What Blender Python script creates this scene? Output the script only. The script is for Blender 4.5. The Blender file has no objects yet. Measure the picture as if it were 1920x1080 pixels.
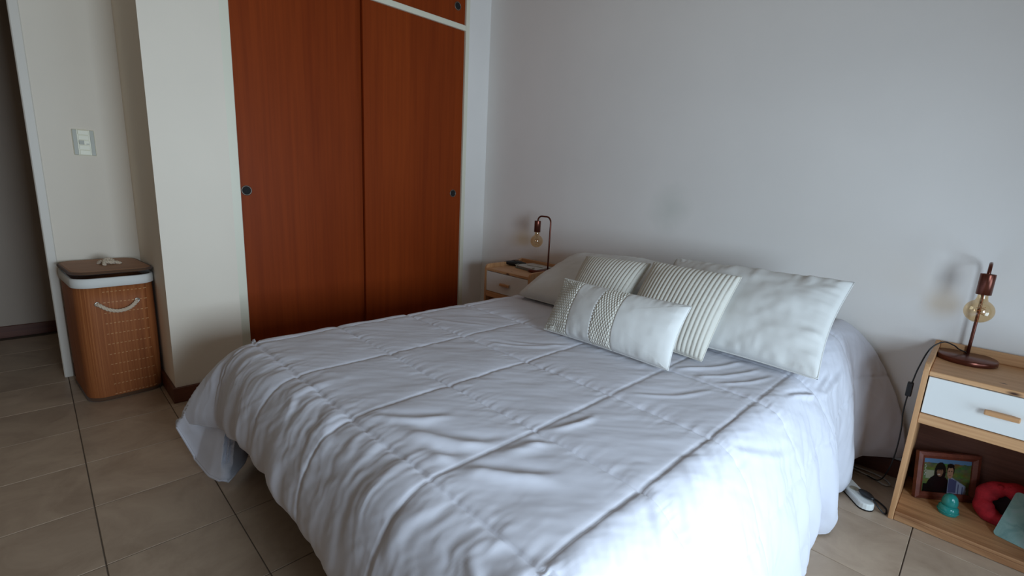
import bpy, bmesh, math, random
import numpy as np
from mathutils import Vector, Matrix

random.seed(4)
RNG = np.random.RandomState(7)
sc = bpy.context.scene
COL = sc.collection

# ------------------------------------------------------------------ camera, light, exposure
cam_d = bpy.data.cameras.new('camera')
cam = bpy.data.objects.new('camera', cam_d)
COL.objects.link(cam)
cam_d.sensor_width = 36.0
cam_d.lens = 897.2 / 1920 * 36.0
cam_d.clip_start = 0.02
_r = Vector((0.70104, 0.71134, 0.05035))
_d = Vector((0.1844, -0.1124, -0.9764))
_f = Vector((-0.689, 0.694, -0.210))
_f.normalize(); _r = (_r - _f * _r.dot(_f)).normalized(); _d = _f.cross(_r).normalized()
M = Matrix.Identity(4)
for i in range(3):
    M[i][0] = _r[i]; M[i][1] = -_d[i]; M[i][2] = -_f[i]
M.translation = (2.746, -2.42, 1.1)
cam.matrix_world = M
sc.camera = cam

sc.view_settings.view_transform = 'Standard'
sc.view_settings.look = 'None'
sc.view_settings.gamma = 1.0
sc.view_settings.use_curve_mapping = False
sc.view_settings.exposure = 0.08

world = bpy.data.worlds.new('sky')
sc.world = world
world.use_nodes = True
bg = world.node_tree.nodes['Background']
bg.inputs[0].default_value = (0.62, 0.78, 1.0, 1)
bg.inputs[1].default_value = 0.4

WIN_X, WIN_Y0, WIN_Y1, WIN_Z0, WIN_Z1 = 3.85, -2.40, -0.35, 0.06, 1.45
def window_and_fill_light(y0, y1, z0, z1, watts, col):
    ld = bpy.data.lights.new('window_and_fill_lamp', 'AREA')
    ld.shape = 'RECTANGLE'
    ld.size = z1 - z0
    ld.size_y = y1 - y0
    ld.energy = watts
    ld.color = col
    ld.spread = math.radians(140)
    lo = bpy.data.objects.new('window_and_fill_lamp', ld)
    COL.objects.link(lo)
    lo.location = (WIN_X + 0.02, (y0 + y1) / 2, (z0 + z1) / 2)
    lo.rotation_euler = (0, math.radians(90), 0)
window_and_fill_light(-2.30, -1.45, 0.62, 1.34, 37, (0.67, 0.84, 1.0))
window_and_fill_light(-1.10, -0.40, 0.10, 0.75, 6.5, (0.60, 0.81, 1.0))  # added fill lamp, brightens the head-wall corner and right nightstand

# ------------------------------------------------------------------ helpers
def srgb(r, g, b):
    def f(c):
        c /= 255.0
        return c / 12.92 if c <= 0.04045 else ((c + 0.055) / 1.055) ** 2.4
    return (f(r), f(g), f(b), 1.0)

class NT:
    """tiny node-tree builder"""
    def __init__(s, name):
        s.m = bpy.data.materials.new(name); s.m.use_nodes = True
        s.t = s.m.node_tree; s.n = s.t.nodes; s.n.clear()
        s.out = s.n.new('ShaderNodeOutputMaterial')
        s.p = s.n.new('ShaderNodeBsdfPrincipled')
        s.t.links.new(s.p.outputs[0], s.out.inputs[0])
    def new(s, typ, **kw):
        nd = s.n.new(typ)
        for k, v in kw.items():
            if k.startswith('i_'):
                key = k[2:]
                nd.inputs[int(key) if key.isdigit() else key].default_value = v
            else:
                setattr(nd, k, v)
        return nd
    def link(s, a, b): s.t.links.new(a, b)
    def coord(s, scale=(1, 1, 1), out='Object', rot=(0, 0, 0)):
        tc = s.new('ShaderNodeTexCoord'); mp = s.new('ShaderNodeMapping')
        mp.inputs['Scale'].default_value = scale; mp.inputs['Rotation'].default_value = rot
        s.link(tc.outputs[out], mp.inputs[0]); return mp.outputs[0]
    def noise(s, vec, scale=5, detail=4, rough=0.55, dist=0.0):
        nd = s.new('ShaderNodeTexNoise'); nd.inputs['Scale'].default_value = scale
        nd.inputs['Detail'].default_value = detail; nd.inputs['Roughness'].default_value = rough
        nd.inputs['Distortion'].default_value = dist
        s.link(vec, nd.inputs['Vector']); return nd.outputs['Fac']
    def ramp(s, fac, stops):
        nd = s.new('ShaderNodeValToRGB'); e = nd.color_ramp.elements
        e[0].position, e[0].color = stops[0]; e[1].position, e[1].color = stops[-1]
        for p, c in stops[1:-1]:
            x = e.new(p); x.color = c
        s.link(fac, nd.inputs[0]); return nd.outputs[0]
    def mix(s, a, b, fac, mode='MIX'):
        nd = s.new('ShaderNodeMix'); nd.data_type = 'RGBA'; nd.blend_type = mode
        for sock, v in ((nd.inputs[0], fac), (nd.inputs[6], a), (nd.inputs[7], b)):
            if hasattr(v, 'is_output'): s.link(v, sock)
            else: sock.default_value = v
        return nd.outputs[2]
    def math(s, op, a, b=0.0):
        nd = s.new('ShaderNodeMath', operation=op)
        for k, v in ((0, a), (1, b)):
            if hasattr(v, 'is_output'): s.link(v, nd.inputs[k])
            else: nd.inputs[k].default_value = v
        return nd.outputs[0]
    def bump(s, h, strength=0.2, dist=0.01):
        nd = s.new('ShaderNodeBump'); nd.inputs['Strength'].default_value = strength
        nd.inputs['Distance'].default_value = dist
        s.link(h, nd.inputs['Height']); s.link(nd.outputs[0], s.p.inputs['Normal'])
    def base(s, c):
        if hasattr(c, 'is_output'): s.link(c, s.p.inputs['Base Color'])
        else: s.p.inputs['Base Color'].default_value = c
    def set(s, **kw):
        for k, v in kw.items():
            s.p.inputs[k.replace('_', ' ')].default_value = v
        return s

def plain(name, col, rough=0.5, metal=0.0, noise=0.0):
    t = NT(name)
    if noise:
        v = t.coord(); n = t.noise(v, 40, 3)
        d = tuple(c * (1 - noise) for c in col[:3]) + (1,)
        t.base(t.ramp(n, [(0.3, d), (0.7, col)]))
    else:
        t.base(col)
    t.p.inputs['Roughness'].default_value = rough
    t.p.inputs['Metallic'].default_value = metal
    return t.m

def mat_paint(name, col, stains=()):
    t = NT(name)
    v = t.coord()
    n = t.noise(v, 1.3, 3)
    d = tuple(c * 0.95 for c in col[:3]) + (1,)
    c = t.ramp(n, [(0.35, d), (0.65, col)])
    for p, r, cs in stains:          # soft rubbed marks on the paint
        ds = t.new('ShaderNodeVectorMath', operation='DISTANCE'); t.link(v, ds.inputs[0]); ds.inputs[1].default_value = p
        wob = t.math('ADD', ds.outputs['Value'], t.math('MULTIPLY', t.noise(v, 9, 3), r * 0.8))
        f = t.ramp(t.math('DIVIDE', wob, r * 1.6), [(0.25, (1, 1, 1, 1)), (1.0, (0, 0, 0, 1))])
        c = t.mix(c, cs, t.math('MULTIPLY', f, 0.55))
    t.base(c)
    t.bump(t.noise(v, 220, 3), 0.12, 0.002)
    t.p.inputs['Roughness'].default_value = 0.75
    t.p.inputs['Specular IOR Level'].default_value = 0.25
    return t.m

def mat_wood(name, dark, light, axis='z', scale=1.0, rough=0.45, contrast=(0.3, 0.7), knots=(), fine=0.25, bump=0.06):
    t = NT(name)
    st = {'x': (0.6, 9, 9), 'y': (9, 0.6, 9), 'z': (9, 9, 0.6)}[axis]
    v = t.coord(tuple(c * scale for c in st))
    n1 = t.noise(v, 1.6, 5, 0.6, 0.6)
    st2 = {'x': (2, 90, 90), 'y': (90, 2, 90), 'z': (90, 90, 2)}[axis]
    v2 = t.coord(tuple(c * scale for c in st2))
    n2 = t.noise(v2, 1.5, 3, 0.6)
    c = t.ramp(n1, [(contrast[0], dark), (contrast[1], light)])
    dk = tuple(q * 0.72 for q in light[:3]) + (1,)
    c2 = t.ramp(n2, [(0.35, dk), (0.6, (1, 1, 1, 1))])
    c = t.mix(c, c2, fine, 'MULTIPLY')
    if knots:
        vo = t.coord((1, 1, 1))
        for k in knots:
            ds = t.new('ShaderNodeVectorMath', operation='DISTANCE')
            sm = t.new('ShaderNodeMapping'); sm.vector_type = 'TEXTURE'
            sm.inputs['Location'].default_value = k[:3]; sm.inputs['Scale'].default_value = k[3]
            t.link(vo, sm.inputs[0]); t.link(sm.outputs[0], ds.inputs[0]); ds.inputs[1].default_value = (0, 0, 0)
            f = t.ramp(ds.outputs['Value'], [(0.25, (1, 1, 1, 1)), (1.0, (0, 0, 0, 1))])
            c = t.mix(c, srgb(62, 32, 18), f)
    t.base(c)
    t.bump(n2, bump, 0.002)
    t.p.inputs['Roughness'].default_value = rough
    return t.m

def mat_fabric(name, col, weave=900, rough=0.9, bump=0.15, wrinkle=0.0, sheen=0.15):
    t = NT(name)
    v = t.coord()
    n = t.noise(v, 3, 3)
    d = tuple(c * 0.965 for c in col[:3]) + (1,)
    t.base(t.ramp(n, [(0.35, d), (0.65, col)]))
    h = t.noise(v, weave, 2)
    if wrinkle:
        w = t.noise(v, 26, 4, 0.6, 0.8)
        h = t.math('ADD', t.math('MULTIPLY', h, 0.12), t.math('MULTIPLY', w, wrinkle))
    t.bump(h, bump, 0.006)
    t.p.inputs['Roughness'].default_value = rough
    t.p.inputs['Sheen Weight'].default_value = sheen
    t.p.inputs['Specular IOR Level'].default_value = 0.2
    return t.m

def link_mesh(name, me, mat, parent, smooth):
    o = bpy.data.objects.new(name, me)
    COL.objects.link(o)
    if mat is not None and len(me.materials) == 0: me.materials.append(mat)
    if smooth:
        me.polygons.foreach_set('use_smooth', [True] * len(me.polygons))
    if parent is not None: o.parent = parent
    return o

def org(o):
    p = Vector((0, 0, 0))
    while o is not None:
        p += o.location; o = o.parent
    return p

def mesh(name, verts, faces, mat, parent=None, smooth=False):
    """verts in world space; stored relative to the parent chain"""
    g = org(parent)
    me = bpy.data.meshes.new(name)
    vs = np.asarray(verts, dtype=float).reshape(-1, 3) - np.array(g)
    me.from_pydata(vs.tolist(), [], [tuple(int(q) for q in f) for f in faces])
    me.update()
    return link_mesh(name, me, mat, parent, smooth)

def bmobj(name, bm, mat, parent=None, smooth=False):
    g = org(parent)
    bmesh.ops.translate(bm, verts=bm.verts, vec=-g)
    bmesh.ops.recalc_face_normals(bm, faces=bm.faces)
    me = bpy.data.meshes.new(name); bm.to_mesh(me); bm.free()
    return link_mesh(name, me, mat, parent, smooth)

def add_box(bm, a, b, bevel=0.0, seg=1):
    m = Matrix.Translation([(a[i] + b[i]) / 2 for i in range(3)]) @ Matrix.Diagonal([abs(b[i] - a[i]) for i in range(3)] + [1])
    r = bmesh.ops.create_cube(bm, size=1.0, matrix=m)
    if bevel > 0:
        ed = list({e for v in r['verts'] for e in v.link_edges})
        bmesh.ops.bevel(bm, geom=ed, offset=bevel, segments=seg, affect='EDGES', profile=0.5)

def box(name, a, b, mat, parent=None, bevel=0.0, seg=1):
    bm = bmesh.new(); add_box(bm, a, b, bevel, seg)
    return bmobj(name, bm, mat, parent)

def boxes(name, lst, mat, parent=None, bevel=0.0):
    bm = bmesh.new()
    for a, b in lst: add_box(bm, a, b, bevel)
    return bmobj(name, bm, mat, parent)

def spline(pts, n=8, closed=False):
    P = [np.array(p, float) for p in pts]; out = []
    N = len(P)
    rng = range(N if closed else N - 1)
    for i in rng:
        p0 = P[(i - 1) % N] if closed or i > 0 else 2 * P[0] - P[1]
        p1 = P[i]; p2 = P[(i + 1) % N]
        p3 = P[(i + 2) % N] if closed or i + 2 < N else 2 * P[-1] - P[-2]
        for k in range(n):
            t = k / n
            out.append(0.5 * ((2 * p1) + (-p0 + p2) * t + (2 * p0 - 5 * p1 + 4 * p2 - p3) * t * t + (-p0 + 3 * p1 - 3 * p2 + p3) * t ** 3))
    if not closed: out.append(P[-1])
    return np.array(out)

def tube_geo(path, r, seg=10, closed=False, base=0):
    path = np.asarray(path, float); n = len(path)
    if closed: tan = np.roll(path, -1, 0) - np.roll(path, 1, 0)
    else: tan = np.gradient(path, axis=0)
    tan /= np.linalg.norm(tan, axis=1)[:, None] + 1e-12
    up = np.array([0.0, 0, 1]) if abs(tan[0][2]) < 0.9 else np.array([1.0, 0, 0])
    vs = []; nrm = up - tan[0] * up.dot(tan[0]); nrm /= np.linalg.norm(nrm)
    rr = np.full(n, r) if np.isscalar(r) else np.asarray(r)
    for i in range(n):
        nrm = nrm - tan[i] * nrm.dot(tan[i]); nrm /= np.linalg.norm(nrm) + 1e-12
        b = np.cross(tan[i], nrm)
        for k in range(seg):
            a = 2 * math.pi * k / seg
            vs.append(path[i] + rr[i] * (math.cos(a) * nrm + math.sin(a) * b))
    fs = []
    for i in range(n if closed else n - 1):
        j = (i + 1) % n
        for k in range(seg):
            l = (k + 1) % seg
            fs.append((base + i * seg + k, base + i * seg + l, base + j * seg + l, base + j * seg + k))
    if not closed:
        fs.append(tuple(base + k for k in reversed(range(seg))))
        fs.append(tuple(base + (n - 1) * seg + k for k in range(seg)))
    return vs, fs

def tube(name, path, r, mat, parent=None, seg=10, closed=False):
    v, f = tube_geo(path, r, seg, closed)
    return mesh(name, v, f, mat, parent, True)

def rope(name, path, r, mat, parent=None, turns=60, strands=3):
    """three twisted strands along a path"""
    path = np.asarray(path, float)
    tan = np.gradient(path, axis=0); tan /= np.linalg.norm(tan, axis=1)[:, None]
    L = np.concatenate([[0], np.cumsum(np.linalg.norm(np.diff(path, axis=0), axis=1))])
    V = []; F = []
    up = np.array([0.3, 0.2, 0.93])
    for s in range(strands):
        pts = []
        for i in range(len(path)):
            n1 = np.cross(tan[i], up); n1 /= np.linalg.norm(n1); n2 = np.cross(tan[i], n1)
            a = 2 * math.pi * (s / strands + L[i] * turns)
            pts.append(path[i] + 0.52 * r * (math.cos(a) * n1 + math.sin(a) * n2))
        v, f = tube_geo(pts, r * 0.56, 7, False, len(V))
        V += v; F += f
    return mesh(name, V, F, mat, parent, True)

def lathe(name, prof, c, mat, parent=None, seg=32, axis=None, smooth=True, cap=True):
    """prof: list of (radius, height); around +z unless axis (unit vector) is given"""
    V = []; F = []
    n = len(prof)
    ax = Vector(axis) if axis else Vector((0, 0, 1))
    q = ax.to_track_quat('Z', 'Y').to_matrix()
    for r, h in prof:
        for k in range(seg):
            a = 2 * math.pi * k / seg
            p = q @ Vector((r * math.cos(a), r * math.sin(a), h))
            V.append((c[0] + p.x, c[1] + p.y, c[2] + p.z))
    for i in range(n - 1):
        for k in range(seg):
            l = (k + 1) % seg
            F.append((i * seg + k, i * seg + l, (i + 1) * seg + l, (i + 1) * seg + k))
    if cap:
        F.append(tuple(reversed(range(seg)))); F.append(tuple((n - 1) * seg + k for k in range(seg)))
    return mesh(name, V, F, mat, parent, smooth)

def rrect(x0, x1, y0, y1, r, n=6):
    pts = []
    for cx, cy, a0 in ((x1 - r, y1 - r, 0), (x0 + r, y1 - r, 90), (x0 + r, y0 + r, 180), (x1 - r, y0 + r, 270)):
        for k in range(n + 1):
            a = math.radians(a0 + 90 * k / n)
            pts.append((cx + r * math.cos(a), cy + r * math.sin(a)))
    return pts

def loft(name, rings, mat, parent=None, smooth=True, cap0=True, cap1=True):
    n = len(rings[0]); V = [p for r in rings for p in r]; F = []
    for i in range(len(rings) - 1):
        for k in range(n):
            l = (k + 1) % n
            F.append((i * n + k, i * n + l, (i + 1) * n + l, (i + 1) * n + k))
    if cap0: F.append(tuple(reversed(range(n))))
    if cap1: F.append(tuple((len(rings) - 1) * n + k for k in range(n)))
    return mesh(name, V, F, mat, parent, smooth)

def thing(name, label, cat, loc, group=None):
    o = bpy.data.objects.new(name, None); COL.objects.link(o)
    o.location = loc; o.empty_display_size = 0.05
    o['label'] = label; o['category'] = cat
    if group: o['group'] = group
    return o

def tag(o, label, cat, group=None):
    o['label'] = label; o['category'] = cat
    if group: o['group'] = group
    return o

def struct(o):
    o['kind'] = 'structure'; return o

# numpy value noise (smooth), any dimension-2 input
_perm = RNG.rand(256, 256)
def vnoise(x, y):
    x = np.asarray(x, float); y = np.asarray(y, float)
    xi = np.floor(x).astype(int); yi = np.floor(y).astype(int)
    fx = x - xi; fy = y - yi
    fx = fx * fx * fx * (fx * (fx * 6 - 15) + 10); fy = fy * fy * fy * (fy * (fy * 6 - 15) + 10)
    a = _perm[xi % 256, yi % 256]; b = _perm[(xi + 1) % 256, yi % 256]
    c = _perm[xi % 256, (yi + 1) % 256]; d = _perm[(xi + 1) % 256, (yi + 1) % 256]
    return (a * (1 - fx) + b * fx) * (1 - fy) + (c * (1 - fx) + d * fx) * fy - 0.5
def fbm(x, y, o=3):
    s = 0; a = 1
    for k in range(o):
        s = s + a * vnoise(x * 2 ** k + 17.3 * k, y * 2 ** k + 9.1 * k); a *= 0.5
    return s
def smooth01(t):
    t = np.clip(t, 0, 1); return t * t * (3 - 2 * t)

# ------------------------------------------------------------------ materials
M_WALL = mat_paint('wall_paint', srgb(241, 236, 231), (((1.50, 0.0, 1.02), 0.12, srgb(206, 208, 200)),))
M_WALL2 = mat_paint('wall_paint_warm_cast', srgb(238, 226, 209))  # warm cast of the light on pier and recess, put into the paint colour
M_CEIL = mat_paint('ceiling_paint', srgb(204, 188, 168))
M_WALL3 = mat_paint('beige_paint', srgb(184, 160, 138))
M_TRIM = plain('white_gloss_paint', srgb(228, 224, 204), 0.45)
M_BASEB = mat_wood('baseboard_wood', srgb(84, 44, 30), srgb(112, 62, 42), 'y', 1, 0.45)
M_BASEBX = mat_wood('baseboard_wood_x', srgb(84, 44, 30), srgb(112, 62, 42), 'x', 1, 0.45)
M_CLOSET = mat_wood('closet_veneer', srgb(122, 46, 12), srgb(150, 64, 20), 'z', 0.45, 0.5, (0.2, 0.8), fine=0.16, bump=0.015)
M_CLOSET.node_tree.nodes['Principled BSDF'].inputs['Specular IOR Level'].default_value = 0.12
M_PINE_X = mat_wood('pine_x', srgb(196, 146, 100), srgb(218, 172, 126), 'x', 1.2, 0.5, knots=(
    (0.215, -0.356, 0.556, (0.022, 0.02, 0.008)), (0.19, -0.30, 0.566, (0.012, 0.006, 0.01))))
M_PINE_Z = mat_wood('pine_z', srgb(196, 146, 100), srgb(218, 172, 126), 'z', 1.2, 0.5)
M_PINE_DK = mat_wood('pine_shelf', srgb(150, 104, 68), srgb(208, 160, 114), 'x', 1.0, 0.5, (0.38, 0.6))
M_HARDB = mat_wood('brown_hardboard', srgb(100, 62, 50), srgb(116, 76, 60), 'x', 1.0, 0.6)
M_WHITE = plain('white_lacquer', srgb(232, 232, 228), 0.4)
M_COPPER = plain('brown_copper_metal', srgb(104, 58, 46), 0.28, 0.75)
M_BLACK = plain('black_plastic', srgb(20, 20, 22), 0.4)
M_DKMETAL = plain('dark_metal', srgb(42, 40, 40), 0.35, 0.8)
M_PULL = plain('aged_metal', srgb(120, 108, 98), 0.4, 0.7)
M_CUP = plain('dark_cup', srgb(16, 15, 14), 0.8)
M_STEEL = plain('steel', srgb(180, 175, 165), 0.3, 1.0)
M_DUVET = mat_fabric('duvet_cotton', srgb(213, 212, 220), 700, 0.75, 0.10, 0.25, 0.1)
M_PILLOW = mat_fabric('pillow_cotton', srgb(216, 214, 210), 800, 0.85, 0.12, 0.2)
M_KNIT = mat_fabric('cream_knit', srgb(214, 209, 198), 1200, 0.95, 0.25)
M_LIN = mat_fabric('liner_cotton', srgb(226, 224, 218), 700, 0.9, 0.2)
M_ROPE = mat_fabric('cotton_rope', srgb(214, 194, 170), 900, 0.95, 0.4)
M_MATTR = mat_fabric('mattress_cloth', srgb(210, 208, 206), 500, 0.9, 0.2)
M_BEDBASE = mat_fabric('dark_bed_base_cloth', srgb(58, 46, 42), 500, 0.9, 0.2)
M_SWITCH = plain('ivory_plastic', srgb(238, 232, 206), 0.4)
M_SWGREY = plain('grey_plastic', srgb(168, 164, 146), 0.4)
M_CABLE = plain('grey_cable', srgb(170, 165, 158), 0.5)

def mat_tile():
    t = NT('floor_tile')
    oi = t.new('ShaderNodeObjectInfo')
    v = t.coord((1, 1, 1))
    add = t.new('ShaderNodeVectorMath', operation='ADD'); t.link(v, add.inputs[0])
    cmb = t.new('ShaderNodeCombineXYZ')
    t.link(t.math('MULTIPLY', oi.outputs['Random'], 37.0), cmb.inputs[0])
    t.link(t.math('MULTIPLY', oi.outputs['Random'], 11.0), cmb.inputs[1])
    t.link(cmb.outputs[0], add.inputs[1])
    n = t.noise(add.outputs[0], 5, 6, 0.65, 0.6)
    c = t.ramp(n, [(0.3, srgb(158, 135, 114)), (0.52, srgb(176, 153, 131)), (0.72, srgb(190, 167, 144))])
    tint = t.math('ADD', t.math('MULTIPLY', oi.outputs['Random'], 0.10), 0.92)
    cc = t.new('ShaderNodeMix'); cc.data_type = 'RGBA'; cc.blend_type = 'MULTIPLY'; cc.inputs[0].default_value = 1
    t.link(c, cc.inputs[6])
    k3 = t.new('ShaderNodeCombineColor')
    for i in range(3): t.link(tint, k3.inputs[i])
    t.link(k3.outputs[0], cc.inputs[7])
    t.base(cc.outputs[2])
    t.bump(t.noise(add.outputs[0], 60, 4), 0.05, 0.003)
    t.p.inputs['Roughness'].default_value = 0.42
    return t.m
M_TILE = mat_tile()
M_GROUT = plain('grout', srgb(98, 84, 70), 0.9, 0, 0.15)

def mat_bamboo():
    t = NT('bamboo_slats')
    tc = t.new('ShaderNodeTexCoord')
    sep = t.new('ShaderNodeSeparateXYZ'); t.link(tc.outputs['Object'], sep.inputs[0])
    # slat number runs around the body: uses y on the front and x on the sides
    a = t.math('ADD', sep.outputs[1], t.math('MULTIPLY', sep.outputs[0], 0.93))
    fl = t.math('FLOOR', t.math('MULTIPLY', a, 230.0))
    cmb = t.new('ShaderNodeCombineXYZ')
    t.link(t.math('MULTIPLY', fl, 3.17), cmb.inputs[0])
    t.link(t.math('MULTIPLY', sep.outputs[2], 1.2), cmb.inputs[1])
    n = t.noise(cmb.outputs[0], 1.0, 3)
    c = t.ramp(n, [(0.25, srgb(132, 72, 38)), (0.5, srgb(154, 90, 50)), (0.78, srgb(178, 112, 66))])
    # stitching: pale dashed rows
    row = t.math('FRACT', t.math('MULTIPLY', sep.outputs[2], 20.0))
    line = t.math('LESS_THAN', t.math('ABSOLUTE', t.math('SUBTRACT', row, 0.5)), 0.035)
    dash = t.math('LESS_THAN', t.math('FRACT', t.math('MULTIPLY', a, 66.0)), 0.55)
    band = t.math('LESS_THAN', t.math('ABSOLUTE', t.math('ADD', sep.outputs[1], -0.03)), 0.09)
    f = t.math('MULTIPLY', t.math('MULTIPLY', line, dash), t.math('MULTIPLY', band, 0.55))
    t.base(t.mix(c, srgb(216, 170, 120), f))
    h = t.math('PINGPONG', t.math('MULTIPLY', a, 230.0), 0.5)
    t.bump(h, 0.25, 0.002)
    t.p.inputs['Specular IOR Level'].default_value = 0.2
    t.p.inputs['Roughness'].default_value = 0.55
    return t.m
M_BAMBOO = mat_bamboo()
M_BIND = mat_fabric('brown_binding', srgb(92, 66, 48), 600, 0.85, 0.2)

def mat_bulb():
    t = NT('amber_bulb_glass')
    tr = t.new('ShaderNodeBsdfTransparent'); tr.inputs[0].default_value = (0.91, 0.78, 0.59, 1)
    gl = t.new('ShaderNodeBsdfGlossy'); gl.inputs[0].default_value = (1, 0.95, 0.88, 1); gl.inputs['Roughness'].default_value = 0.03
    lw = t.new('ShaderNodeLayerWeight'); lw.inputs[0].default_value = 0.5
    fr = t.math('ADD', t.math('MULTIPLY', t.math('POWER', lw.outputs['Facing'], 4.0), 0.45), 0.09)
    mx = t.new('ShaderNodeMixShader')
    t.link(fr, mx.inputs[0]); t.link(tr.outputs[0], mx.inputs[1]); t.link(gl.outputs[0], mx.inputs[2])
    t.link(mx.outputs[0], t.out.inputs[0])
    return t.m
M_BULB = mat_bulb()
M_FIL = plain('filament', srgb(190, 120, 60), 0.4, 0.6)

def mat_clear():
    t = NT('clear_glass')
    tr = t.new('ShaderNodeBsdfTransparent'); tr.inputs[0].default_value = (0.97, 0.98, 0.98, 1)
    gl = t.new('ShaderNodeBsdfGlossy'); gl.inputs['Roughness'].default_value = 0.02
    fr = t.new('ShaderNodeFresnel'); fr.inputs[0].default_value = 1.45
    mx = t.new('ShaderNodeMixShader')
    t.link(fr.outputs[0], mx.inputs[0]); t.link(tr.outputs[0], mx.inputs[1]); t.link(gl.outputs[0], mx.inputs[2])
    t.link(mx.outputs[0], t.out.inputs[0])
    return t.m
M_GLASS = mat_clear()

# ------------------------------------------------------------------ setting
CEIL = 2.6
YF = -4.2          # front wall
# floor slab (grout) and tiles
floor = struct(box('floor', (-1.6, YF - 0.1, -0.05), (WIN_X + 0.15, 0.15, -0.003), M_GROUT))
T = 0.3265
tile_me = None
def tile(x, y):
    global tile_me
    if tile_me is None:
        bm = bmesh.new(); h = T / 2 - 0.0016
        add_box(bm, (-h, -h, -0.012), (h, h, 0.0), 0.0012)
        tile_me = bpy.data.meshes.new('tile'); bm.to_mesh(tile_me); bm.free(); tile_me.materials.append(M_TILE)
    o = bpy.data.objects.new('tile', tile_me); COL.objects.link(o)
    o.parent = floor; o.location = (x, y, RNG.uniform(-0.0006, 0.0))
j0 = int(math.floor((YF + 2.059) / T)); j1 = int(math.ceil(2.059 / T))
for j in range(j0, j1):
    yc = -2.059 + (j + 0.5) * T
    off = -0.2 * T if yc > -1.2 else 0.0
    i = int(math.floor((-1.6 - 1.163) / T))
    while True:
        xc = 1.163 + off + (i + 0.5) * T
        i += 1
        if xc > WIN_X: break
        if xc < -1.6: continue
        tile(xc, yc)

# head wall (behind the bed)
struct(box('wall_back', (-0.75, 0.0, -0.05), (WIN_X + 0.15, 0.14, CEIL), M_WALL))
# closet side of the room: pier beside the closet, strip next to the head wall, fascia above, back of the closet
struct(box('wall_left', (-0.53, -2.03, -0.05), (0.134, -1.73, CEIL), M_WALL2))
struct(box('wall_left_strip', (-0.55, -0.190, -0.05), (0.0, 0.0, CEIL), M_WALL)).name = 'wall_corner'
struct(box('wall_closet', (-0.75, -2.0, -0.05), (-0.6, 0.0, CEIL), M_WALL))
# recess wall that carries the light switch, ends at the doorway
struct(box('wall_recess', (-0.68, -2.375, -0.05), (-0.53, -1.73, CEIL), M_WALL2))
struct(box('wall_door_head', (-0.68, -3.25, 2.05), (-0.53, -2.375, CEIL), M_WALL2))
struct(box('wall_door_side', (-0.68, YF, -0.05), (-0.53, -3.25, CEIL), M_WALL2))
# hallway
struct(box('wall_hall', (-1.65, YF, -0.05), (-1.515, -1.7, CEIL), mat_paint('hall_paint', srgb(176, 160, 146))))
struct(box('wall_hall_end', (-1.6, -1.85, -0.05), (-0.68, -1.7, CEIL), M_WALL))
# right wall with the window, front wall, ceiling
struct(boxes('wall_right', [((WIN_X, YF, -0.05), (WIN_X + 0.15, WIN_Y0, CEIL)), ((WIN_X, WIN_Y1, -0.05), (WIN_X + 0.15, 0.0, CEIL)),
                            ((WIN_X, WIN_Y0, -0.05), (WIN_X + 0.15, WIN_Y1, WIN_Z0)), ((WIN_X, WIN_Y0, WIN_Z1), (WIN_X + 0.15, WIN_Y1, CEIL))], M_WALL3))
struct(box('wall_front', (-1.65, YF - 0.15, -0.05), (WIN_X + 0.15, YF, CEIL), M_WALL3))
struct(box('ceiling', (-1.65, YF - 0.15, CEIL), (WIN_X + 0.15, 0.14, CEIL + 0.1), M_CEIL))
# window in the right wall
wy = (WIN_Y0 + WIN_Y1) / 2
win = struct(boxes('window_1', [((WIN_X + 0.05, WIN_Y0, WIN_Z0), (WIN_X + 0.11, WIN_Y0 + 0.05, WIN_Z1)), ((WIN_X + 0.05, WIN_Y1 - 0.05, WIN_Z0), (WIN_X + 0.11, WIN_Y1, WIN_Z1)),
                         ((WIN_X + 0.05, WIN_Y0 + 0.05, WIN_Z0), (WIN_X + 0.11, WIN_Y1 - 0.05, WIN_Z0 + 0.05)), ((WIN_X + 0.05, WIN_Y0 + 0.05, WIN_Z1 - 0.05), (WIN_X + 0.11, WIN_Y1 - 0.05, WIN_Z1)),
                         ((WIN_X + 0.05, wy - 0.025, WIN_Z0 + 0.05), (WIN_X + 0.11, wy + 0.025, WIN_Z1 - 0.05))], M_WHITE))
box('pane', (WIN_X + 0.078, WIN_Y0 + 0.05, WIN_Z0 + 0.05), (WIN_X + 0.082, wy - 0.025, WIN_Z1 - 0.05), M_GLASS, win)
box('pane', (WIN_X + 0.078, wy + 0.025, WIN_Z0 + 0.05), (WIN_X + 0.082, WIN_Y1 - 0.05, WIN_Z1 - 0.05), M_GLASS, win)
# door frame round the doorway
def door_trim():
    bm = bmesh.new()
    add_box(bm, (-0.69, -2.400, 0), (-0.522, -2.362, 2.09), 0.004)
    add_box(bm, (-0.69, -3.26, 0), (-0.522, -3.222, 2.09), 0.004)
    add_box(bm, (-0.69, -3.26, 2.05), (-0.522, -2.362, 2.09), 0.004)
    return bmobj('trim_1', bm, plain('door_frame_paint', srgb(224, 216, 204), 0.5))
struct(door_trim())
# baseboards
BH = 0.075
struct(box('baseboard_back', (0.0, -0.014, 0), (WIN_X, 0.0, BH), M_BASEBX, bevel=0.002))
def bb_left():
    bm = bmesh.new()
    add_box(bm, (0.134, -2.044, 0), (0.148, -1.73, BH), 0.002)
    add_box(bm, (-0.53, -2.044, 0), (0.134, -2.03, BH), 0.002)
    return bmobj('baseboard_left', bm, M_BASEB)
struct(bb_left())
struct(box('baseboard_recess', (-0.53, -2.36, 0), (-0.516, -2.044, BH), M_BASEB, bevel=0.002))
struct(box('baseboard_hall', (-1.515, YF, 0), (-1.501, -1.85, BH), M_BASEB, bevel=0.002))

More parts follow.
